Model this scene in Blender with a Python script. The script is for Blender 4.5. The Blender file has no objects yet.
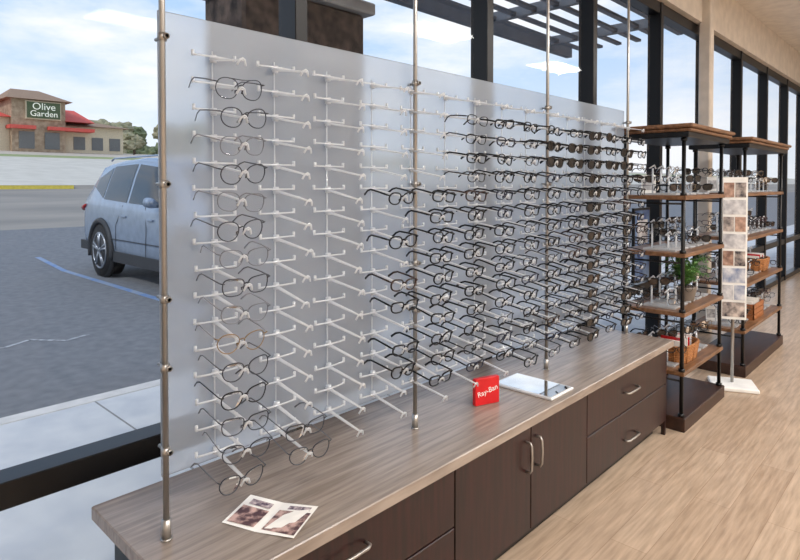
import bpy, math, random
from mathutils import Vector, Matrix, noise
random.seed(7)
scene=bpy.context.scene
COL=scene.collection
scene.view_settings.view_transform='Standard'
scene.view_settings.exposure=.33

# ---------------------------------------------------------------- helpers
def lin(c):
    return tuple(((v/255)/12.92 if v/255<=0.04045 else (((v/255)+0.055)/1.055)**2.4) for v in c)
MATS={}
def mat(name,rgb,rough=.5,metal=0.,rgb2=None,scale=8.,stretch=(1,1,1),emis=0.,bump=0.,spec=.5,detail=4.,lo=.35,hi=.65):
    if name in MATS: return MATS[name]
    m=bpy.data.materials.new(name); m.use_nodes=True
    nt=m.node_tree; b=nt.nodes['Principled BSDF']
    c=lin(rgb)+(1,)
    b.inputs['Base Color'].default_value=c
    b.inputs['Roughness'].default_value=rough
    b.inputs['Metallic'].default_value=metal
    b.inputs['Specular IOR Level'].default_value=spec
    if rgb2 is None:
        rgb2=tuple(min(255,int(v*1.06)+2) for v in rgb)
    tc=nt.nodes.new('ShaderNodeTexCoord'); mp=nt.nodes.new('ShaderNodeMapping')
    mp.inputs['Scale'].default_value=stretch
    nz=nt.nodes.new('ShaderNodeTexNoise'); nz.inputs['Scale'].default_value=scale; nz.inputs['Detail'].default_value=detail
    rp=nt.nodes.new('ShaderNodeValToRGB')
    rp.color_ramp.elements[0].position=lo; rp.color_ramp.elements[1].position=hi
    rp.color_ramp.elements[0].color=c; rp.color_ramp.elements[1].color=lin(rgb2)+(1,)
    nt.links.new(tc.outputs['Object'],mp.inputs['Vector']); nt.links.new(mp.outputs[0],nz.inputs['Vector'])
    nt.links.new(nz.outputs['Fac'],rp.inputs['Fac']); nt.links.new(rp.outputs['Color'],b.inputs['Base Color'])
    if bump:
        bp=nt.nodes.new('ShaderNodeBump'); bp.inputs['Strength'].default_value=bump; bp.inputs['Distance'].default_value=.01
        nt.links.new(nz.outputs['Fac'],bp.inputs['Height']); nt.links.new(bp.outputs[0],b.inputs['Normal'])
    if emis:
        b.inputs['Emission Color'].default_value=c; b.inputs['Emission Strength'].default_value=emis
    MATS[name]=m; return m

def glassmat(name,tint=(1,1,1),refl=.5):
    m=bpy.data.materials.new(name); m.use_nodes=True; nt=m.node_tree
    nt.nodes.remove(nt.nodes['Principled BSDF']); out=nt.nodes['Material Output']
    t=nt.nodes.new('ShaderNodeBsdfTransparent'); t.inputs[0].default_value=tint+(1,)
    g=nt.nodes.new('ShaderNodeBsdfGlossy'); g.inputs['Roughness'].default_value=.02
    f=nt.nodes.new('ShaderNodeFresnel'); f.inputs[0].default_value=1.3
    mu=nt.nodes.new('ShaderNodeMath'); mu.operation='MULTIPLY'; mu.inputs[1].default_value=refl
    mx=nt.nodes.new('ShaderNodeMixShader')
    nt.links.new(f.outputs[0],mu.inputs[0]); nt.links.new(mu.outputs[0],mx.inputs[0])
    nt.links.new(t.outputs[0],mx.inputs[1]); nt.links.new(g.outputs[0],mx.inputs[2]); nt.links.new(mx.outputs[0],out.inputs[0])
    return m

class MB:
    def __init__(s): s.v=[];s.f=[];s.m=[];s.mats=[];s.sm=[]
    def mi(s,m):
        if m not in s.mats: s.mats.append(m)
        return s.mats.index(m)
    def add(s,vs,fs,m,smooth=False):
        o=len(s.v); s.v+= [tuple(p) for p in vs]; i=s.mi(m)
        for f in fs: s.f.append(tuple(o+k for k in f)); s.m.append(i); s.sm.append(smooth)
    def box(s,x0,x1,y0,y1,z0,z1,m,M=None):
        vs=[Vector((x,y,z)) for x in(x0,x1) for y in(y0,y1) for z in(z0,z1)]
        if M is not None: vs=[M@p for p in vs]
        s.add(vs,[(0,1,3,2),(4,6,7,5),(0,4,5,1),(2,3,7,6),(0,2,6,4),(1,5,7,3)],m)
    def bbox(s,x0,x1,y0,y1,z0,z1,m,b=.004):
        pts=[(x0+b,y0),(x1-b,y0),(x1,y0+b),(x1,y1-b),(x1-b,y1),(x0+b,y1),(x0,y1-b),(x0,y0+b)]
        cx,cy=(x0+x1)/2,(y0+y1)/2
        def ins(p): return (p[0]+(b if p[0]<cx else -b),p[1]+(b if p[1]<cy else -b))
        vs=[ins(p)+(z0,) for p in pts]+[p+(z0+b,) for p in pts]+[p+(z1-b,) for p in pts]+[ins(p)+(z1,) for p in pts]
        fs=[tuple(range(7,-1,-1)),tuple(range(24,32))]
        for r in range(3):
            for i in range(8):
                j=(i+1)%8; fs.append((r*8+i,r*8+j,r*8+8+j,r*8+8+i))
        s.add(vs,fs,m)
    def tube(s,path,r,m,n=8,closed=False,cap=True,sq=None):
        path=[Vector(p) for p in path]; L=len(path)
        rs=r if isinstance(r,(list,tuple)) else [r]*L
        vs=[];
        prev=None
        for i,p in enumerate(path):
            a=path[(i-1)%L] if (closed or i>0) else p
            b=path[(i+1)%L] if (closed or i<L-1) else p
            d=(b-a).normalized()
            if prev is None:
                up=Vector((0,0,1)) if abs(d.z)<.9 else Vector((1,0,0))
                if closed: up=Vector((1,0,0))
                u=d.cross(up).normalized()
            else:
                u=(prev-d*prev.dot(d)).normalized()
            w=d.cross(u); prev=u
            for k in range(n):
                an=2*math.pi*k/n
                cu,cw=math.cos(an),math.sin(an)
                if sq: cu*=sq[0]; cw*=sq[1]
                vs.append(p+u*rs[i]*cu+w*rs[i]*cw)
        fs=[]
        for i in range(L if closed else L-1):
            j=(i+1)%L
            for k in range(n):
                l=(k+1)%n; fs.append((i*n+k,i*n+l,j*n+l,j*n+k))
        if not closed and cap:
            fs.append(tuple(range(n-1,-1,-1))); fs.append(tuple((L-1)*n+k for k in range(n)))
        s.add(vs,fs,m,True)
    def cyl(s,p0,p1,r,m,n=16): s.tube([p0,p1],r,m,n)
    def poly(s,pts,m): s.add(pts,[tuple(range(len(pts)))],m)
    def mesh(s,name):
        me=bpy.data.meshes.new(name); me.from_pydata(s.v,[],s.f)
        for m in s.mats: me.materials.append(m)
        me.polygons.foreach_set('material_index',s.m); me.polygons.foreach_set('use_smooth',s.sm)
        me.update(); return me
    def obj(s,name,parent=None,loc=(0,0,0)):
        o=bpy.data.objects.new(name,s.mesh(name)); COL.objects.link(o); o.location=loc
        if parent: o.parent=parent
        return o
def empty(name,loc=(0,0,0)):
    e=bpy.data.objects.new(name,None); COL.objects.link(e); e.location=loc; e.empty_display_size=.1; return e
def text(body,size,m,parent,M,name='lettering',ext=.001):
    c=bpy.data.curves.new(name,'FONT'); c.body=body; c.size=size; c.align_x='CENTER'; c.align_y='CENTER'; c.extrude=ext
    c.materials.append(m); o=bpy.data.objects.new(name,c); COL.objects.link(o); o.parent=parent; o.matrix_local=M; return o

# ---------------------------------------------------------------- materials
beige=mat('wall_paint',(204,194,182),.8)
ceilm=mat('ceiling_paint',(210,202,192),.85)
black=mat('black_aluminium',(18,18,20),.35,.3)
steel=mat('brushed_steel',(184,181,177),.34,.85,(164,161,157),40,(1,1,.1))
darkwood=mat('dark_cabinet_wood',(48,20,20),.34,0,(26,11,12),9,(6,6,.5))
darkside=mat('cabinet_end_panel',(34,44,50),.5)
counterm=mat('counter_laminate',(160,147,136),.27,0,(134,121,111),6,(12,.7,4),detail=8)
shelfwood=mat('shelf_wood',(134,98,70),.4,0,(102,70,46),7,(6,.8,6))
boxwood=mat('crate_wood',(176,112,66),.5,0,(140,84,46),9,(1,6,6))
whitep=mat('white_plastic',(238,238,236),.35)
red=mat('red_gloss',(205,22,30),.3)
paper=mat('paper_white',(240,236,230),.6)

fm=bpy.data.materials.new('floor_planks'); fm.use_nodes=True; nt=fm.node_tree; b=nt.nodes['Principled BSDF']
tc=nt.nodes.new('ShaderNodeTexCoord'); mp=nt.nodes.new('ShaderNodeMapping'); mp.inputs['Rotation'].default_value=(0,0,math.pi/2)
br=nt.nodes.new('ShaderNodeTexBrick'); br.inputs['Scale'].default_value=1; br.inputs['Brick Width'].default_value=1.2; br.inputs['Row Height'].default_value=.15
br.inputs['Mortar Size'].default_value=.0012; br.inputs['Color1'].default_value=lin((200,178,156))+(1,); br.inputs['Color2'].default_value=lin((188,165,143))+(1,); br.inputs['Mortar'].default_value=lin((166,141,119))+(1,)
mp2=nt.nodes.new('ShaderNodeMapping'); mp2.inputs['Scale'].default_value=(26,2.2,1)
nz=nt.nodes.new('ShaderNodeTexNoise'); nz.inputs['Scale'].default_value=2; nz.inputs['Detail'].default_value=8
rp=nt.nodes.new('ShaderNodeValToRGB'); rp.color_ramp.elements[0].color=(.60,.57,.54,1); rp.color_ramp.elements[0].position=.3; rp.color_ramp.elements[1].color=(1.1,1.1,1.1,1); rp.color_ramp.elements[1].position=.7
mx=nt.nodes.new('ShaderNodeMix'); mx.data_type='RGBA'; mx.blend_type='MULTIPLY'; mx.inputs[0].default_value=.8
nt.links.new(tc.outputs['Object'],mp.inputs[0]); nt.links.new(mp.outputs[0],br.inputs[0]); nt.links.new(tc.outputs['Object'],mp2.inputs[0]); nt.links.new(mp2.outputs[0],nz.inputs[0]); nt.links.new(nz.outputs[0],rp.inputs[0])
nt.links.new(br.outputs[0],mx.inputs[6]); nt.links.new(rp.outputs[0],mx.inputs[7]); nt.links.new(mx.outputs[2],b.inputs['Base Color'])
b.inputs['Roughness'].default_value=.30

winglass=glassmat('window_glass',(.97,.985,1),.6)
lensclear=glassmat('clear_lens',(.92,.94,.96),1.3)

# frosted acrylic : diffusing sheet with partly blurred transmission
fr=bpy.data.materials.new('frosted_acrylic'); fr.use_nodes=True; nt=fr.node_tree; nt.nodes.remove(nt.nodes['Principled BSDF'])
d=nt.nodes.new('ShaderNodeBsdfDiffuse'); d.inputs[0].default_value=(.66,.69,.72,1)
t=nt.nodes.new('ShaderNodeBsdfTranslucent'); t.inputs[0].default_value=(.84,.88,.92,1)
rf=nt.nodes.new('ShaderNodeBsdfRefraction'); rf.inputs['Roughness'].default_value=.17; rf.inputs['IOR'].default_value=1.22; rf.inputs[0].default_value=(.93,.96,.99,1)
g=nt.nodes.new('ShaderNodeBsdfGlossy'); g.inputs['Roughness'].default_value=.3
m1=nt.nodes.new('ShaderNodeMixShader'); m1.inputs[0].default_value=.65
m3=nt.nodes.new('ShaderNodeMixShader'); m3.inputs[0].default_value=.62
m2=nt.nodes.new('ShaderNodeMixShader'); m2.inputs[0].default_value=.05
nt.links.new(d.outputs[0],m1.inputs[1]); nt.links.new(t.outputs[0],m1.inputs[2]); nt.links.new(m1.outputs[0],m3.inputs[1]); nt.links.new(rf.outputs[0],m3.inputs[2])
nt.links.new(m3.outputs[0],m2.inputs[1]); nt.links.new(g.outputs[0],m2.inputs[2]); nt.links.new(m2.outputs[0],nt.nodes['Material Output'].inputs[0])
# clear acrylic of the brackets
ac=bpy.data.materials.new('clear_acrylic'); ac.use_nodes=True; nt=ac.node_tree; nt.nodes.remove(nt.nodes['Principled BSDF'])
d=nt.nodes.new('ShaderNodeBsdfTransparent'); d.inputs[0].default_value=(.95,.96,.98,1)
t=nt.nodes.new('ShaderNodeBsdfTranslucent'); t.inputs[0].default_value=(.97,.99,1,1)
d2=nt.nodes.new('ShaderNodeBsdfDiffuse'); d2.inputs[0].default_value=(.93,.96,1,1)
g=nt.nodes.new('ShaderNodeBsdfGlossy'); g.inputs['Roughness'].default_value=.12
m0=nt.nodes.new('ShaderNodeMixShader'); m0.inputs[0].default_value=.5
m1=nt.nodes.new('ShaderNodeMixShader'); m1.inputs[0].default_value=.64
m2=nt.nodes.new('ShaderNodeMixShader'); m2.inputs[0].default_value=.12
nt.links.new(t.outputs[0],m0.inputs[1]); nt.links.new(d2.outputs[0],m0.inputs[2])
nt.links.new(d.outputs[0],m1.inputs[1]); nt.links.new(m0.outputs[0],m1.inputs[2]); nt.links.new(m1.outputs[0],m2.inputs[1]); nt.links.new(g.outputs[0],m2.inputs[2])
nt.links.new(m2.outputs[0],nt.nodes['Material Output'].inputs[0])

# ---------------------------------------------------------------- room
X0=-2.0; YB=-1.6; YF=15.; XR=5.; HC=3.6
a=MB(); a.box(X0-.06,XR,YB,YF,-.12,0,fm); a.obj('floor')
a=MB(); a.box(X0-.1,XR,YB,YF,HC,HC+.2,ceilm)
a.obj('ceiling')
a=MB()
for k in range(3):
    a.box(-1.35+k*.07,-1.31+k*.07,2,YF-1,HC-.012,HC,black)
a.obj('trim_1')
a=MB(); a.box(X0-.12,X0+.10,YB,YF,3.12,HC,beige); a.obj('wall_left')
a=MB(); a.box(X0-.1,XR,YF,YF+.15,0,HC,beige); a.obj('wall_far')
a=MB(); a.box(X0-.1,XR,YB-.15,YB,0,HC,beige); a.obj('wall_back')
a=MB(); a.box(XR,XR+.15,YB,YF,0,HC,beige); a.obj('wall_right')
ys=[YB]+[.144+1.33*k for k in range(0,12)]
ys=[y for y in ys if y<YF]+[YF]
for i in range(len(ys)-1):
    e=empty('window_%d'%(i+1))
    a=MB(); y0,y1=ys[i],ys[i+1]
    a.bbox(X0-.07,X0+.05,y0-.03,y0+.03,0,3.12,black,.003)
    a.bbox(X0-.06,X0+.04,y0+.03,y1-.03,.57,.65,black,.003)
    a.bbox(X0-.06,X0+.04,y0+.03,y1-.03,3.02,3.12,black,.003)
    a.bbox(X0-.06,X0+.04,y0+.03,y1-.03,0,.07,black,.003)
    a.obj('frame',e)
    a=MB(); a.poly([(X0,y0,.05),(X0,y1,.05),(X0,y1,3.05),(X0,y0,3.05)],winglass); a.obj('pane',e)
a=MB(); a.bbox(-1.93,-1.82,6.40,6.52,0,3.6,beige,.01); a.bbox(-1.945,-1.805,6.385,6.535,0,.12,beige,.01); a.obj('interior_column')
for (lx,ly) in [(1.2,.3),(1.2,3.2),(1.2,6.2),(1.2,9.5),(3.6,.3),(3.6,3.2),(3.6,6.2),(3.6,9.5)]:  # out-of-view ceiling fixtures, added to brighten the closed room
    e=empty('ceiling_fill_light',(lx,ly,HC))
    a=MB(); a.box(-.32,.32,-.62,.62,-.03,0,whitep); a.obj('housing',e)
    a=MB(); a.box(-.28,.28,-.58,.58,-.034,-.03,mat('fill_light_diffuser',(255,250,242),.5,emis=3.)); a.obj('diffuser',e)
    L=bpy.data.lights.new('fill_lamp','AREA'); L.shape='RECTANGLE'; L.size=.56; L.size_y=1.16; L.energy=56; L.color=(1,.985,.96)
    o=bpy.data.objects.new('fill_lamp',L); COL.objects.link(o); o.parent=e; o.location=(0,0,-.05)

# ---------------------------------------------------------------- counter cabinet
CT=.565
e=empty('counter_cabinet')
a=MB(); a.bbox(-1.815,-1.23,.61,3.68,CT-.04,CT,counterm,.003); a.obj('countertop',e)
a=MB(); a.box(-1.79,-1.275,.665,3.64,.08,CT-.04,darkside); a.box(-1.77,-1.32,.70,3.60,0,.08,black); a.obj('carcass',e)
a=MB()
def front(y0,y1,z0,z1): a.bbox(-1.275,-1.255,y0+.003,y1-.003,z0,z1,darkwood,.002)
for (y0,y1) in [(.665,1.6),(2.6,3.64)]:
    front(y0,y1,.085,.305); front(y0,y1,.311,CT-.045)
for (y0,y1) in [(1.6,2.1),(2.1,2.6)]: front(y0,y1,.085,CT-.045)
a.box(-1.279,-1.257,3.62,3.64,.0,.52,darkwood)
a.obj('drawer_and_door_fronts',e)
a=MB()
def hh(y,z,w=.075):
    a.tube([(-1.256,y-w,z),(-1.235,y-w,z),(-1.228,y-w+.012,z),(-1.226,y,z),(-1.228,y+w-.012,z),(-1.235,y+w,z),(-1.256,y+w,z)],.0055,steel,8)
def vh(y,z,w=.06):
    a.tube([(-1.256,y,z-w),(-1.235,y,z-w),(-1.228,y,z-w+.012),(-1.226,y,z),(-1.228,y,z+w-.012),(-1.235,y,z+w),(-1.256,y,z+w)],.0055,steel,8)
hh(1.10,.445);hh(1.12,.17);hh(3.10,.41);hh(3.10,.16);vh(2.06,.40);vh(2.14,.40)
a.obj('handles',e)

# ---------------------------------------------------------------- display rack
PX=-1.53
rack=empty('eyeglass_display_rack')
a=MB(); a.bbox(PX-.004,PX+.004,.69,3.64,.72,1.955,fr,.001); a.obj('frosted_panel',rack)
a=MB()
for y in (.688,1.664,2.65,3.63):
    x=-1.50
    a.cyl((x,y,CT+.0),(x,y,HC-.001),.0080,steel,14)
    a.cyl((x,y,CT),(x,y,CT+.055),.012,steel,16); a.cyl((x,y,CT),(x,y,CT+.005),.015,steel,20)
    for z in (.80,1.02,1.20,1.50,1.88):
        a.cyl((x,y,z-.010),(x,y,z+.010),.012,steel,14)
        a.cyl((x-.045,y+.004,z),(x+.020,y+.004,z),.005,steel,10)
        a.cyl((x+.012,y+.004,z),(x+.020,y+.004,z),.008,steel,12)
a.obj('steel_posts',rack)

def bracket():
    a=MB(); c=ac
    tilt=-.17
    a.tube([(0,0,0),(.05,0,.05*tilt),(.12,0,.12*tilt),(.172,0,.172*tilt)],[.0066,.0058,.0048,.0034],c,6,sq=(1.25,.65))
    pts=[]
    for i in range(9):
        t=-1+i/4; pts.append((.018+.006*(1-t*t),t*.062,.003))
    a.tube(pts,.0028,c,6)
    for s in(-1,1):
        a.cyl((.016,s*.062,.0),(.016,s*.062,.016),.0045,c,8)
    a.cyl((.010,0,-.010),(.010,0,.010),.009,c,10)
    a.tube([(.165,-.013,.172*tilt-.012),(.170,-.007,.172*tilt+.002),(.172,0,.172*tilt+.006),(.170,.007,.172*tilt+.002),(.165,.013,.172*tilt-.012)],.003,c,6)
    return a.mesh('bracket')
BR=bracket()

def glasses(name,shape,w,h,rim,frame,temple,lens,rad,brow=False,top_h=.012,lc=.033):
    a=MB()
    N=26
    for s in (-1,1):
        o=[];
        for i in range(N):
            t=2*math.pi*i/N; c,sn=math.cos(t),math.sin(t)
            p=shape
            yy=math.copysign(abs(c)**(2/p),c)*w; zz=math.copysign(abs(sn)**(2/p),sn)*h
            if zz<0: yy*=1-.10*abs(zz)/h
            if zz>0: zz*=1+.10*(yy/w)
            o.append((-.004*(yy/w)**2-0.003*(1 if yy>0 else 0)*(yy/w), s*(lc+yy), zz))
        a.tube(o,rim,frame,6,closed=True,sq=(1,1.2))
        if lens is not None:
            a.add([(p[0],p[1],p[2]) for p in o],[tuple(range(N))],lens)
        a.tube([(-.002,s*(lc-w*.92),-.002),(-.008,s*.0095,-.005),(-.009,s*.0085,-.011)],[.0009,.0022,.0018],frame,5)
        oy=lc+w+.005
        a.tube([(-.002,s*(lc+w*.9),h*.55),(-.004,s*oy,h*.6),(-.012,s*(oy+.001),h*.6)],max(rim,.0014),frame,6)
        a.tube([(-.010,s*(oy+.001),h*.6),(-.05,s*(oy+.001),h*.6+.001),(-.098,s*(oy-.002),h*.6),(-.115,s*(oy-.004),h*.6-.008),(-.132,s*(oy-.008),h*.6-.026)],[rad,rad,rad,rad*1.15,rad*1.3],temple,6,sq=(.6,1.35))
    by=lc-w*.96
    a.tube([(-.001,-by,h*.30),(.001,0,h*.42),(-.001,by,h*.30)],rim*1.1,frame,6)
    if brow:
        a.tube([(0,-lc,h*.98),(0,0,h*.9),(0,lc,h*.98)],rim,frame,6)
    return a.mesh(name)
fblack=mat('frame_black',(12,12,14),.3,spec=.35); ftort=mat('frame_tortoise',(60,36,24),.3,0,(18,10,8),90,lo=.45,hi=.55)
fgun=mat('frame_gunmetal',(62,64,70),.3,.6); fgold=mat('frame_gold',(140,116,82),.3,.7); fblue=mat('frame_navy',(20,26,48),.3)
fsil=mat('frame_silver',(118,120,126),.3,.7); fclear=mat('temple_pale',(150,150,154),.2)
fburg=mat('frame_burgundy',(52,16,26),.3); fgrey=mat('frame_grey',(96,98,102),.3)
dark=mat('sun_lens',(22,19,19),.12,spec=.5); brown=mat('sun_lens_brown',(44,32,26),.12,spec=.5)
V={}
V['rg']=glasses('glasses_round_metal',2.1,.0270,.0235,.0012,fgold,fclear,lensclear,.0014)
V['rs']=glasses('glasses_round_gun',2.3,.0268,.0225,.0014,fgun,fgrey,lensclear,.0013)
V['si']=glasses('glasses_silver',2.7,.0272,.0215,.0013,fsil,fclear,lensclear,.0013)
V['sq']=glasses('glasses_square_gun',3.2,.0275,.0205,.0014,fgun,fgrey,lensclear,.0014)
V['ov']=glasses('glasses_oval_black',2.6,.0270,.0215,.0015,fblack,fgun,lensclear,.0014)
V['av']=glasses('glasses_aviator',2.4,.028,.0235,.0012,fgun,fsil,lensclear,.0013,True)
V['bk']=glasses('glasses_black',3.2,.0265,.0180,.0027,fblack,fblack,None,.0027)
V['br']=glasses('glasses_black_round',2.5,.0262,.0200,.0025,fblack,fblack,None,.0025)
V['to']=glasses('glasses_tortoise',2.8,.0265,.0190,.0027,ftort,ftort,None,.0026)
V['bl']=glasses('glasses_navy',3.4,.0265,.0165,.0025,fblue,fblack,None,.0025)
V['bu']=glasses('glasses_burgundy',3.0,.0260,.0175,.0023,fburg,fblack,None,.0023)
V['gm']=glasses('glasses_thin_gun',2.8,.0262,.0180,.0017,fblack,fblack,None,.0019)
V['su']=glasses('sunglasses_black',2.9,.029,.0215,.0027,fblack,fblack,dark,.0035,False,.012,.0355)
V['sb']=glasses('sunglasses_brown',2.5,.029,.0225,.0024,fblack,fblack,brown,.003,False,.012,.0355)
heavy=['bk','br','bk','bl','bk','gm','br','bk','to','gm']
c0=['av','rs','si','rs','si','rs','si','sq','si','rg','rs','ov','sq','rs','rs']

ROW0=1.848; DR=.0733; NR=16
racks=empty('eyeglasses')
ymap=[.84+.205*k for k in range(14)]
a=MB()
for k,y in enumerate(ymap):
    if y>3.6: continue
    a.cyl((PX+.010,y,.735),(PX+.010,y,1.87),.002,ac,8)
    for r in range(NR):
        z=ROW0-DR*r
        o=bpy.data.objects.new('bracket',BR); COL.objects.link(o); o.parent=rack; o.location=(PX+.006,y,z); o.rotation_euler=(0,random.uniform(-.02,.02),random.uniform(-.06,.06))
a.obj('vertical_rods',rack)
def put(mesh,y,z,x=PX+.172,rot=0,tilt=.15,parent=racks,s=1.1,j=1.):
    o=bpy.data.objects.new('frame',mesh); COL.objects.link(o); o.parent=parent
    o.location=(x,y,z); o.rotation_euler=(random.uniform(-.06,.06)*j,tilt+random.uniform(-.06,.06)*j,rot+random.uniform(-.12,.12)*j); o.scale=(s,s,s)
col3={5,7,9,10,12,13}
for k,y in enumerate(ymap):
    for r in range(1,NR):
        z=ROW0-DR*r-.029
        if k==0: m=c0[r-1]
        elif k==1:
            if r<14: continue
            m=random.choice(['rs','sq'])
        elif k==2: continue
        elif k==3:
            if r not in col3: continue
            m=random.choice(['bk','br','to'])
        elif k==4:
            if not (r in {5,6} or r>=7) or r in {15}: continue
            m=random.choice(['bk','br','bk'])
        else:
            if r==15 and k<7: continue
            m=random.choice(heavy)
            if k in(10,): m=random.choice(['su','su','su','sb'])
            if k in (12,) and random.random()<.6: m='su'
            if k in (8,9,11) and r<6 and random.random()<.3: m='su'
        put(V[m],y+random.uniform(-.010,.010),z,s=1.12 if k<2 else random.uniform(.96,1.02))

# ---------------------------------------------------------------- countertop items
e=empty('red_display_block',(-1.45,2.06,CT)); e.rotation_euler=(0,0,-.35)
a=MB(); a.bbox(-.011,.011,-.062,.062,0,.115,red,.003); a.obj('block',e)
text('Ray-Ban',.032,whitep,e,Matrix.Translation((.0115,0,.058))@Matrix.Rotation(math.pi/2,4,'Z')@Matrix.Rotation(math.pi/2,4,'X')@Matrix.Rotation(.25,4,'Z'))
e=empty('tabletop_mirror',(-1.41,2.375,CT))
a=MB(); a.bbox(-.15,.15,-.10,.10,0,.012,mat('mirror_trim',(225,226,226),.2,.3),.003)
a.box(-.14,.14,-.09,.09,.0122,.0128,mat('mirror_silver',(235,238,240),.04,1.)); a.obj('mirror',e)
e=empty('folded_brochure',(-1.39,.935,CT))
a=MB()
R=Matrix.Rotation(.42,4,'Z')
def P(x,y,z): return R@Vector((x,y,z))
pic1=mat('brochure_photo',(84,58,62),.5,0,(204,170,160),38,lo=.42,hi=.6); pic2=mat('brochure_ink',(70,52,74),.5,0,(206,190,190),90)
a.add([P(-.11,-.07,.003),P(0,-.075,.001),P(.115,-.07,.004),P(.115,.07,.016),P(0,.075,.003),P(-.11,.07,.010)],[(0,1,4,5),(1,2,3,4)],paper)
a.add([P(-.10,-.066,.0005),P(.10,-.066,.0005),P(.10,.066,.0005),P(-.10,.066,.0005)],[(0,1,2,3)],paper)
def lerpq(x0,x1,y0,y1,m):
    def h(x,y):
        v=(y+.07)/.14
        if x<0: return (.003*(1-v)+.010*v)*(-x/.11)+(.001*(1-v)+.003*v)*(1+x/.11)
        return (.004*(1-v)+.016*v)*(x/.115)+(.001*(1-v)+.003*v)*(1-x/.115)
    n=4; 
    for i in range(n):
        xa=x0+(x1-x0)*i/n; xb=x0+(x1-x0)*(i+1)/n
        a.add([P(xa,y0,h(xa,y0)+.0012),P(xb,y0,h(xb,y0)+.0012),P(xb,y1,h(xb,y1)+.0012),P(xa,y1,h(xa,y1)+.0012)],[(0,1,2,3)],m)
lerpq(-.10,-.015,-.06,.02,pic1); lerpq(-.09,-.02,.03,.055,pic2); lerpq(.01,.11,-.062,.035,pic1); lerpq(.03,.10,.042,.06,pic2)
a.obj('pages',e)

# ---------------------------------------------------------------- etageres
def etagere(y0,y1,seed,dx=0.):
    rnd=random.Random(seed)
    e=empty('display_shelf'); x0,x1=-1.60+dx,-1.18+dx
    a=MB()
    a.bbox(x0,x1,y0,y1,0,.085,mat('plinth_wood',(62,38,28),.4,0,(44,26,20),6,(4,.8,4)),.004)
    zs=[.36,.72,1.08,1.43]
    for z in zs: a.bbox(x0+.01,x1-.01,y0+.01,y1-.01,z-.026,z,shelfwood,.003)
    a.bbox(x0-.01,x1+.01,y0-.01,y1+.01,1.78,1.815,black,.004)
    a.bbox(x0-.025,x1+.025,y0-.025,y1+.025,1.815,1.837,shelfwood,.008)
    a.bbox(x0-.04,x1+.04,y0-.04,y1+.04,1.837,1.86,shelfwood,.006)
    a.obj('shelves',e)
    a=MB()
    for x in(x0+.03,x1-.03):
        for y in(y0+.03,y1-.03):
            a.cyl((x,y,.085),(x,y,1.785),.012,black,12)
            for z in [.085]+zs+[1.76]: a.cyl((x,y,z),(x,y,z+.018),.019,black,12)
    for y in(y0+.03,y1-.03):
        for z in(.30,.66,1.02,1.38): a.cyl((x0+.03,y,z+.0),(x1-.03,y,z),.006,black,8)
    a.obj('metal_posts',e)
    ee=bpy.data.objects.new('shelf_eyeglasses',None); COL.objects.link(ee); ee.parent=e
    for z in zs:
        for xx in(x1-.09,x0+.22,x0+.12):
            n=int((y1-y0-.12)/.12)
            for i in range(n):
                if rnd.random()<.1: continue
                yy=y0+.12+i*(y1-y0-.2)/max(1,n-1)*.97
                put(V[rnd.choice(['bk','to','ov','rg','su','bu','sb','sq','br'])],yy,z+.05+rnd.choice([0,.055,.11]),xx,rnd.uniform(-1.1,-.2),0.,ee,1.)
    a=MB()
    for z in zs:
        n=int((y1-y0)/.15)
        for i in range(n):
            yy=y0+.13+i*(y1-y0-.26)/(n-1)
            for xx in (x1-.12,x0+.2):
                hh_=.10 if xx>-1.4 else .17
                a.cyl((xx-.03,yy,z),(xx-.03,yy,z+hh_),.006,ac,8); a.bbox(xx-.07,xx+.03,yy-.05,yy+.05,z,z+.012,ac,.002)
                a.tube([(xx-.03,yy-.05,z+hh_),(xx-.02,yy,z+hh_+.02),(xx-.03,yy+.05,z+hh_)],.005,ac,6)
    for z in (zs[0],zs[3]):
        yy=y0+.2; xx=x0+.12
        M=Matrix.Translation((xx,yy,z))@Matrix.Rotation(-.9,4,'Z')@Matrix.Rotation(-.12,4,'Y')
        a.box(-.003,.003,-.045,.045,0,.13,whitep,M); a.box(.003,.0045,-.038,.038,.03,.10,mat('card_print',(150,150,156),.5,0,(214,214,216),40),M)
    a.obj('acrylic_stands_and_cards',e)
    return e
etagere(3.73,4.56,1); etagere(5.12,6.45,2)

def crate(x,y,z,w,d,h):
    e=empty('wooden_crate',(x,y,z)); a=MB()
    for i in range(3):
        zz=.006+i*h/3
        a.box(-w/2,w/2,-d/2,-d/2+.008,zz,zz+h/3-.006,boxwood); a.box(-w/2,w/2,d/2-.008,d/2,zz,zz+h/3-.006,boxwood)
        a.box(-w/2,-w/2+.008,-d/2,d/2,zz,zz+h/3-.006,boxwood); a.box(w/2-.008,w/2,-d/2,d/2,zz,zz+h/3-.006,boxwood)
    a.box(-w/2,w/2,-d/2,d/2,0,.008,boxwood)
    for sx in(-1,1):
        for sy in(-1,1): a.box(sx*(w/2-.014)-.008,sx*(w/2-.014)+.008,sy*(d/2-.014)-.008,sy*(d/2-.014)+.008,0,h,boxwood)
    for i in range(5):
        a.box(-w/2+.02,w/2-.02,-d/2+.03+i*(d-.06)/5,-d/2+.03+i*(d-.06)/5+.012,.01,h+.02+.01*(i%2),paper)
    a.obj('slats',e)
crate(-1.34,5.75,.361,.22,.34,.13)
wick=mat('wicker',(186,126,72),.7,0,(136,86,46),60,(1,1,3))
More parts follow.
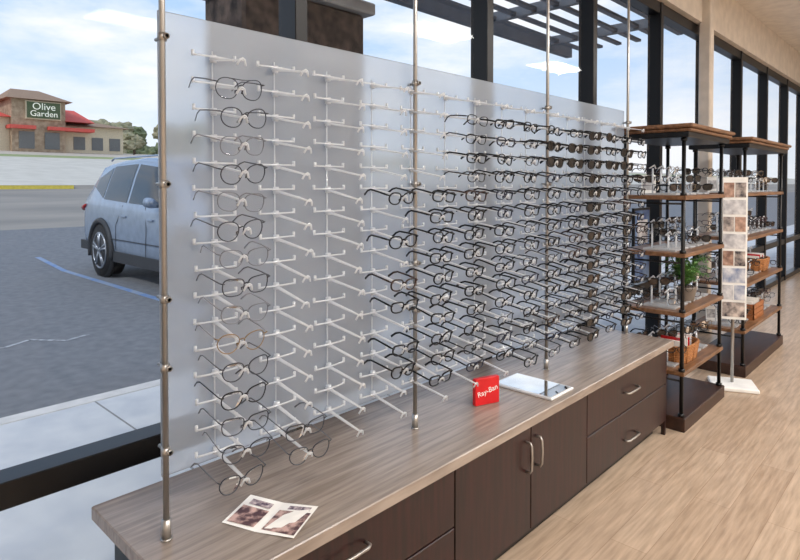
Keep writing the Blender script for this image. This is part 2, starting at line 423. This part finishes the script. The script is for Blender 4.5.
def basket(x,y,z):
    e=empty('wicker_basket',(x,y,z)); a=MB()
    for i in range(9):
        t=i/8; rx=.10+.015*t; ry=.15+.02*t
        ring=[((rx)*math.copysign(abs(math.cos(q))**.6,math.cos(q)),(ry)*math.copysign(abs(math.sin(q))**.6,math.sin(q)),.008+.10*t) for q in [2*math.pi*k/28 for k in range(28)]]
        a.tube(ring,.0068 if i<8 else .009,wick,6,closed=True)
        if i==0: a.poly([(p[0],p[1],.004) for p in ring],wick)
    for k in range(14):
        q=2*math.pi*k/14; ca=math.copysign(abs(math.cos(q))**.6,math.cos(q)); sa=math.copysign(abs(math.sin(q))**.6,math.sin(q))
        a.tube([(.104*ca,.154*sa,.001),(.119*ca,.174*sa,.106)],.004,wick,5)
    for k in range(6):
        a.box(-.07,.07,-.10+.035*k,-.088+.035*k,.02,.135+.012*(k%2),[paper,red,whitep][k%3])
    a.obj('woven_body',e)
basket(-1.34,4.04,.361); basket(-1.36,6.1,.721)

# potted fern
e=empty('potted_fern',(-1.31,4.14,.721)); a=MB(); pot=mat('pot_ceramic',(120,110,100),.4); leaf=mat('fern_leaf',(58,104,50),.5,0,(104,150,74),30)
a.tube([(0,0,0),(0,0,.02),(0,0,.09),(0,0,.10)],[.045,.05,.065,.07],pot,20); a.cyl((0,0,.09),(0,0,.102),.06,mat('soil',(50,36,28),.9),16)
for i in range(80):
    an=random.uniform(0,6.28); L=random.uniform(.09,.19); up=random.uniform(.06,.21)
    pts=[]
    for j in range(7):
        t=j/6; pts.append(Vector((math.cos(an)*L*t*.85,math.sin(an)*L*t,.10+up*math.sin(t*2.0)*1.0)))
    sd=Vector((-math.sin(an),math.cos(an),0))
    a.tube(pts,.0012,leaf,4)
    for j in range(1,7):
        w=.028*math.sin(math.pi*(j/7)*.9+.2); p=pts[j]; dr=(pts[j]-pts[j-1]).normalized()
        for s in(-1,1):
            a.add([p,p+sd*s*w*.6+dr*.012,p+sd*s*w+dr*.004+Vector((0,0,-.004)),p+sd*s*w*.5-dr*.006],[(0,1,2,3)],leaf)
a.obj('fronds_and_pot',e)

# poster stand
e=empty('poster_stand',(-1.20,4.84,0)); e.rotation_euler=(0,0,-1.15)
a=MB(); a.bbox(-.13,.13,-.15,.15,0,.03,whitep,.006)
a.cyl((-.02,0,.03),(-.02,0,1.5),.011,steel,12)
a.box(-.012,-.002,-.085,.085,.50,1.55,whitep)
pcs=[mat('poster_blue',(120,136,172),.4,0,(226,228,232),14),mat('poster_skin',(216,180,160),.4,0,(120,88,78),16),mat('poster_grey',(232,232,234),.4,0,(160,160,168),14),mat('poster_dark',(52,50,60),.4,0,(220,206,198),16)]
seq=[3,2,0,1,2,3,2,1]
for i in range(8):
    z=.52+i*.126
    a.box(-.002,.0015,-.073,-.004 if i%2 else .073,z,z+.108,pcs[seq[i]])
    if i%2: a.box(-.002,.0015,.004,.073,z,z+.108,pcs[(seq[i]+2)%4])
a.obj('board_and_base',e)
e=empty('framed_poster',(-1.955,5.0,1.0)); a=MB(); a.box(.0,.02,-.17,.17,-.32,.3,black); a.box(.02,.022,-.15,.15,-.30,.28,mat('poster_print',(52,82,140),.4,0,(120,150,190),9)); a.box(.022,.0235,-.11,.11,.0,.2,pcs[2]); a.obj('frame_and_print',e)

# ---------------------------------------------------------------- exterior
asph=mat('asphalt',(102,105,110),.9,0,(120,122,125),9,detail=14,lo=.3,hi=.7)
asph2=mat('asphalt_worn',(128,124,118),.9,0,(150,143,134),.6,(1,.3,1),detail=10)
conc=mat('sidewalk_concrete',(186,190,195),.85,0,(203,205,206),4,detail=10)
grass=mat('grass',(128,142,96),.95,0,(156,160,112),2)
road=mat('road_surface',(190,184,172),.9,0,(202,196,184),1)
lot=mat('far_lot',(184,174,160),.9)
prof=[(-4.52,-.10,asph),(-12,-.10,asph),(-18,.3,asph2),(-30,1.27,asph2),(-30.3,1.45,road),(-33.5,1.72,road),(-34.5,1.82,road),(-50,3.5,grass),(-54,3.85,lot),(-60,4.4,lot),(-90,6.0,lot),(-300,14,grass)]
a=MB()
for i in range(len(prof)-1):
    x0,z0,m=prof[i]; x1,z1,_=prof[i+1]
    a.add([(x0,-150,z0),(x0,300,z0),(x1,300,z1),(x1,-150,z1)],[(0,1,2,3)],m)
a.add([(-2.06,-150,-.3),(-4.52,-150,-.3),(-4.52,300,-.3),(-2.06,300,-.3)],[(0,1,2,3)],asph)
a.obj('ground')
a=MB(); a.box(-4.36,-2.07,-40,60,-.2,-.02,conc); a.bbox(-4.52,-4.36,-40,60,-.2,-.02,mat('curb',(200,198,194),.8),.02)
for k in range(-6,14): a.box(-4.36,-2.07,k*1.5-.006,k*1.5+.006,-.03,-.019,mat('joint',(130,130,130),.9))
a.obj('sidewalk')
a=MB(); a.box(-30.3,-30.0,-100,9.5,1.27,1.44,mat('yellow_curb_paint',(224,200,84),.7)); a.obj('yellow_curb')
blue=mat('blue_paint',(96,130,178),.7,0,(136,150,170),6); wpaint=mat('white_paint',(184,186,190),.8,0,(122,124,127),24)
a=MB()
a.box(-12,-5.4,3.56,3.66,-.1,-.096,blue)
a.add([(-12,3.56,-.096),(-12,3.66,-.096),(-13.6,3.66,.012),(-13.6,3.56,.012)],[(0,1,2,3)],blue)
a.box(-11.5,-5.4,6.6,6.7,-.1,-.096,wpaint); a.box(-11.5,-5.4,9.5,9.6,-.1,-.096,wpaint)
a.obj('parking_line')
a=MB()
pts=[(-7.6,.9),(-7.2,1.25),(-6.9,1.2),(-6.75,1.5),(-6.9,1.75),(-6.6,2.0),(-6.7,2.25)]
for i in range(len(pts)-1):
    p,q=Vector(pts[i]),Vector(pts[i+1]); n=Vector((-(q-p).y,(q-p).x)).normalized()*.022
    a.add([(p.x-n.x,p.y-n.y,-.097),(q.x-n.x,q.y-n.y,-.097),(q.x+n.x,q.y+n.y,-.097),(p.x+n.x,p.y+n.y,-.097)],[(0,1,2,3)],wpaint)
a.obj('worn_pavement_marking')

stone=mat('pillar_stone',(88,75,68),.9,0,(50,43,40),14,bump=.6); cap=mat('pillar_cap',(146,144,142),.8)
yy=2.04
a=MB(); a.bbox(-3.8,-3.3,yy,yy+1.05,-.018,2.78,stone,.02); a.bbox(-3.86,-3.24,yy-.06,yy+1.11,2.78,2.87,cap,.01)
a.bbox(-3.7,-3.4,yy+.2,yy+.85,2.87,3.16,mat('pillar_upper',(70,60,56),.9),.01); a.bbox(-3.86,-3.24,yy-.06,yy+1.11,-.018,.6,stone,.03)
a.obj('stone_pillar')
canm=mat('canopy_metal',(92,98,106),.5,.2)
a=MB()
a.box(-3.80,-3.72,1.2,7.2,3.16,3.30,canm); a.box(-2.2,-2.13,1.2,7.2,3.16,3.30,canm)
k=1.2
while k<7.2: a.box(-3.72,-2.2,k,k+.06,3.2,3.30,canm); k+=1.33
x=-3.60
while x<-2.2: a.box(x,x+.06,1.2,7.2,3.22,3.25,canm); x+=.24
a.obj('metal_canopy')
a=MB(); a.box(-2.3,XR+.3,YB-.3,YF+.3,3.81,4.3,mat('roof_parapet',(120,110,100),.8)); a.box(-2.125,-2.121,YB,YF,3.12,3.85,mat('outer_cladding',(120,104,90),.8)); a.obj('roof')

# ---------------------------------------------------------------- car (SUV)
paint=mat('car_paint_silver_blue',(142,156,174),.25,.4); cglass=mat('car_glass',(24,30,36),.08,spec=.9); rubber=mat('tyre',(22,22,24),.8); alloy=mat('alloy',(150,154,160),.3,.8); clad=mat('car_cladding',(40,42,46),.6)
car=empty('car',(-12.0,4.86,-.10)); car.scale=(1.10,1.06,1.14)
ST=[(0,.62,.95,1.02,.70,.66,.50),(.06,.45,1.08,1.30,.82,.78,.56),(.25,.38,1.14,1.58,.92,.89,.64),(.6,.32,1.15,1.73,.96,.935,.70),(1.2,.28,1.13,1.77,.97,.95,.73),(2.0,.26,1.11,1.79,.97,.95,.74),(2.7,.26,1.09,1.76,.97,.95,.73),(3.1,.26,1.08,1.62,.97,.94,.69),(3.6,.27,1.06,1.26,.96,.93,.68),(3.85,.28,1.04,1.12,.96,.92,.70),(4.4,.30,.96,1.04,.94,.89,.62),(4.75,.34,.84,.93,.88,.82,.5),(4.9,.45,.70,.78,.78,.72,.4)]
def sec(x):
    for i in range(len(ST)-1):
        if ST[i][0]<=x<=ST[i+1][0]:
            t=(x-ST[i][0])/(ST[i+1][0]-ST[i][0]); return [ST[i][j]*(1-t)+ST[i+1][j]*t for j in range(1,7)]
    return list(ST[-1][1:])
def half(x):
    zb,zt,zr,wl,wb,wr=sec(x)
    return [(0,zb),(wl*.86,zb),(wl*.97,zb+.08),(wl,zb+(zt-zb)*.35),(wl,zb+(zt-zb)*.6),(wb+.02,zt-.08),(wb,zt),(wb*.35+wr*.65,zt+(zr-zt)*.62),(wr,zt+(zr-zt)*.88),(wr*.8,zr-.005),(wr*.4,zr+.008),(0,zr+.012)]
a=MB(); xs=[]
for i in range(len(ST)-1):
    for j in range(3): xs.append(ST[i][0]+(ST[i+1][0]-ST[i][0])*j/3)
xs.append(4.9)
vs=[];fs=[]
for x in xs:
    h=half(x); ring=[(x,-p[0],p[1]) for p in h]+[(x,p[0],p[1]) for p in h[-2:0:-1]]
    vs+=ring; n=len(ring)
for i in range(len(xs)-1):
    for k in range(n): fs.append((i*n+k,i*n+(k+1)%n,(i+1)*n+(k+1)%n,(i+1)*n+k))
fs.append(tuple(range(n))); fs.append(tuple((len(xs)-1)*n+k for k in range(n)))
a.add(vs,fs,paint,True); a.obj('body',car)
a=MB()
def sp(x,t,s,off=.006):
    h=half(x); p,q,r=h[6],h[7],h[8]
    if t<.62/.88:
        u=t/(.62/.88); y=p[0]*(1-u)+q[0]*u; z=p[1]*(1-u)+q[1]*u
    else:
        u=(t-.62/.88)/(1-.62/.88); y=q[0]*(1-u)+r[0]*u; z=q[1]*(1-u)+r[1]*u
    return (x,s*(y+off),z)
def win(x0,x1,b0,b1,t0,t1,s):
    n=8; T=[0,.25,.5,.7045,.85,1]; vs=[];fs=[]
    for i in range(n+1):
        u=i/n; x=x0+(x1-x0)*u; lo=b0+(b1-b0)*u; hi=t0+(t1-t0)*u
        for tt in T: vs.append(sp(x,lo+(hi-lo)*tt,s))
    m=len(T)
    for i in range(n):
        for k in range(m-1): fs.append((i*m+k,i*m+k+1,(i+1)*m+k+1,(i+1)*m+k))
    a.add(vs,fs,cglass,True)
for s in(-1,1):
    win(.55,1.12,.42,.10,.62,.95,s); win(1.17,2.05,.08,.05,.96,.97,s); win(2.13,3.05,.05,.05,.97,.90,s)
    win(3.08,3.55,.05,.1,.86,.2,s)
a.add([(.03,-.5,1.12),(.03,.5,1.12),(.235,.52,1.54),(.235,-.52,1.54)],[(0,1,2,3)],cglass)
a.add([(3.68,-.6,1.235),(3.68,.6,1.235),(3.12,.62,1.64),(3.12,-.62,1.64)],[(0,1,2,3)],cglass)
a.obj('windows',car)
a=MB()
for s in(-1,1):
    for wx in(1.12,3.92):
        Y=s*.985
        a.cyl((wx,s*.72,.40),(wx,Y,.40),.385,rubber,36)
        pts=[(wx+.45*math.cos(t),s*.975,.40+.45*math.sin(t)) for t in [math.pi*(-.08+1.16*i/20) for i in range(21)]]
        a.tube(pts,.045,clad,8)
        a.cyl((wx,s*.9,.40),(wx,s*.972,.40),.43,clad,36)
        a.cyl((wx,s*.72,.40),(wx,s*.99,.40),.385,rubber,36)
        a.cyl((wx,s*.98,.40),(wx,s*.994,.40),.27,clad,32)
        pr=[(wx+.265*math.cos(6.283*i/32),s*.995,.40+.265*math.sin(6.283*i/32)) for i in range(32)]
        a.tube(pr,.016,alloy,6,closed=True)
        for i in range(5):
            for dd in(-.13,.13):
                t=6.283*i/5+.3
                a.tube([(wx+.03*math.cos(t),s*1.002,.40+.03*math.sin(t)),(wx+.26*math.cos(t+dd),s*.998,.40+.26*math.sin(t+dd))],.019,alloy,6)
        a.cyl((wx,s*.99,.40),(wx,s*1.012,.40),.05,alloy,16)
    a.box(1.6,3.45,s*.965-.012,s*.965+.012,.27,.42,clad)
    a.box(.1,.6,s*.90-.03,s*.90+.03,.36,.50,clad)
    a.bbox(1.95,2.10,s*.985-.01,s*.985+.01,.93,.955,paint,.004); a.bbox(2.85,3.0,s*.985-.01,s*.985+.01,.91,.935,paint,.004)
    a.tube([(.035,s*.76,.98),(.12,s*.875,1.02),(.36,s*.935,1.07)],[.045,.05,.02],mat('tail_lamp',(150,26,26),.2),8)
    a.tube([(4.83,s*.66,.76),(4.68,s*.84,.80),(4.40,s*.915,.86)],[.05,.05,.02],alloy,8)
    a.tube([(3.10,s*.94,1.12),(3.12,s*1.05,1.16),(3.14,s*1.14,1.17)],[.03,.07,.06],paint,8)
    a.tube([(.9,s*.70,1.765),(1.0,s*.70,1.80),(2.6,s*.70,1.80),(2.75,s*.70,1.75)],.014,paint,6)
    a.tube([(.6,s*.955,.62),(1.6,s*.99,.60),(3.4,s*.99,.60)],.006,clad,6)
    a.tube([(1.7,s*.975,.45),(1.72,s*.98,.8),(1.95,s*.955,1.1)],.004,clad,4); a.tube([(2.75,s*.975,.4),(2.78,s*.975,.8),(2.72,s*.955,1.09)],.004,clad,4)
a.obj('wheels_and_trim',car)

# ---------------------------------------------------------------- restaurant far across the road
tan=mat('restaurant_stucco',(208,192,164),.9); stn=mat('restaurant_stone',(182,160,134),.9,0,(148,124,100),3); redr=mat('red_roof',(206,84,72),.7); rroof=mat('brown_roof',(142,116,94),.9); wdk=mat('restaurant_glass',(100,100,98),.3)
e=empty('restaurant_building',(-60,0,4.3))
a=MB()
a.box(-8,0,4,13.9,0,3.0,tan); a.box(-8,.8,13.9,18.1,0,4.6,stn); a.box(-8,0,18.1,23.5,0,2.6,tan)
def gable(y0,y1,x0,x1,z0,z1,m):
    ym=(y0+y1)/2; xm=(x0+x1)/2; d=(y1-y0)*.28
    a.add([(x0,y0,z0),(x1,y0,z0),(x1,y1,z0),(x0,y1,z0),(xm,y0+d,z1),(xm,y1-d,z1)],[(0,1,4),(1,2,5,4),(2,3,5),(3,0,4,5),(0,3,2,1)],m)
gable(13.4,18.6,-8.4,1.3,4.6,6.0,rroof); gable(3.6,14,-8.3,.6,3.0,4.9,redr); gable(18,20.6,-6,.9,2.9,4.3,redr); gable(18.0,24,-8.3,.6,2.6,3.4,rroof)
for y in (5,7,9,11,14.4,16.4): a.box(.0,.86 if y>14 else .06,y,y+1.2,.3,1.8,wdk)
for y in(19,20.6,22.2): a.box(0,.06,y,y+1.0,.4,1.6,wdk)
a.box(.1,1.4,13.6,15.6,2.0,2.3,redr); a.box(.1,1.4,16.6,20.4,2.0,2.3,redr)
a.obj('walls_and_roofs',e)
a=MB(); a.box(.8,1.0,14.9,17.7,2.9,4.5,tan); a.box(1.0,1.08,15.0,17.6,3.0,4.4,mat('sign_dark_green',(80,92,62),.7)); a.obj('sign_board',e)
RZ=Matrix.Rotation(math.pi/2,4,'Z')@Matrix.Rotation(math.pi/2,4,'X')
sw=mat('sign_letters',(250,248,226),.6,emis=.1)
text('Olive',.85,sw,e,Matrix.Translation((1.12,16.3,4.0))@RZ,'sign_lettering',.02); text('Garden',.72,sw,e,Matrix.Translation((1.12,16.3,3.38))@RZ,'sign_lettering',.02)

import bmesh
def blob(a,c,r,m,sd):
    bm=bmesh.new(); bmesh.ops.create_icosphere(bm,subdivisions=3,radius=1)
    vs=[]
    for v in bm.verts:
        p=v.co.copy(); n=noise.noise(p*2.2+Vector((sd,sd*2,0)))*.45+noise.noise(p*6+Vector((sd,0,0)))*.2
        p*=1+n; vs.append((c[0]+p.x*r[0],c[1]+p.y*r[1],c[2]+p.z*r[2]))
    fs=[tuple(v.index for v in f.verts) for f in bm.faces]; bm.free(); a.add(vs,fs,m)
fol=mat('foliage',(122,128,92),.95,0,(86,96,66),2); fol2=mat('foliage_pale',(168,160,132),.95,0,(134,132,102),2); bark=mat('bark',(84,68,56),.9)
i=0
for (x,y,z,h,m) in [(-70,25.5,4.9,3.4,fol2),(-74,28,5.1,3.6,fol2),(-66,27,4.7,2.2,fol2),(-78,32,5.2,3.4,fol),(-72,34,5,3.6,fol2),(-80,22,5.3,4.5,fol2),(-76,39,5,4.5,fol),(-50,5.5,3.3,1.2,fol)]:
    a=MB(); i+=1
    a.tube([(x,y,z-.2),(x,y,z+h*.5)],[h*.05,h*.03],bark,8)
    for k in range(4): blob(a,(x+random.uniform(-.2,.2)*h,y+random.uniform(-.25,.25)*h,z+h*(.5+.12*k)),(h*.3,h*.36,h*.26),m,i*3.1+k)
    a.obj('tree')
a=MB()
for k in range(60):
    y=-20+k*2.4+random.uniform(-.5,.5); blob(a,(-110,y,6.8),(2,2.0,random.uniform(1.2,2.6)),random.choice([fol,fol2]),k*1.7)
a.obj('hedgerow')

# ---------------------------------------------------------------- world & sun
w=bpy.data.worlds.new('sky'); scene.world=w; w.use_nodes=True; nt=w.node_tree; bg=nt.nodes['Background']
tc=nt.nodes.new('ShaderNodeTexCoord'); sx=nt.nodes.new('ShaderNodeSeparateXYZ'); rp=nt.nodes.new('ShaderNodeValToRGB')
rp.color_ramp.elements[0].position=0; rp.color_ramp.elements[0].color=lin((224,231,238))+(1,)
rp.color_ramp.elements[1].position=.75; rp.color_ramp.elements[1].color=lin((128,168,218))+(1,)
q=rp.color_ramp.elements.new(.22); q.color=lin((172,200,232))+(1,)
mp=nt.nodes.new('ShaderNodeMapping'); mp.inputs['Scale'].default_value=(1,1,3.2)
nz=nt.nodes.new('ShaderNodeTexNoise'); nz.inputs['Scale'].default_value=2.6; nz.inputs['Detail'].default_value=9; nz.inputs['Roughness'].default_value=.6
r2=nt.nodes.new('ShaderNodeValToRGB'); r2.color_ramp.elements[0].position=.42; r2.color_ramp.elements[1].position=.64
mx=nt.nodes.new('ShaderNodeMix'); mx.data_type='RGBA'; mx.inputs[7].default_value=lin((234,235,238))+(1,)
nt.links.new(tc.outputs['Generated'],sx.inputs[0]); nt.links.new(sx.outputs[2],rp.inputs[0]); nt.links.new(tc.outputs['Generated'],mp.inputs[0]); nt.links.new(mp.outputs[0],nz.inputs[0]); nt.links.new(nz.outputs[0],r2.inputs[0])
nt.links.new(r2.outputs[0],mx.inputs[0]); nt.links.new(rp.outputs[0],mx.inputs[6]); nt.links.new(mx.outputs[2],bg.inputs[0]); bg.inputs[1].default_value=1.03
S=bpy.data.lights.new('sun','SUN'); S.energy=1.3; S.angle=.05; S.color=(1,.97,.93)
o=bpy.data.objects.new('sun',S); COL.objects.link(o); o.location=(3,-10,12); o.rotation_euler=Vector((.10,-.72,.68)).to_track_quat('Z','Y').to_euler()

# ---------------------------------------------------------------- camera
c=bpy.data.cameras.new('camera'); cam=bpy.data.objects.new('camera',c); COL.objects.link(cam)
PITCH=.022
c.sensor_width=36; c.lens=590/800*36; c.shift_y=-(280-184-590*PITCH)/800; c.clip_start=.02; c.clip_end=1000
cam.location=(0,0,1.5); cam.rotation_euler=(math.pi/2-PITCH,0,math.atan2(560,590))
scene.camera=cam
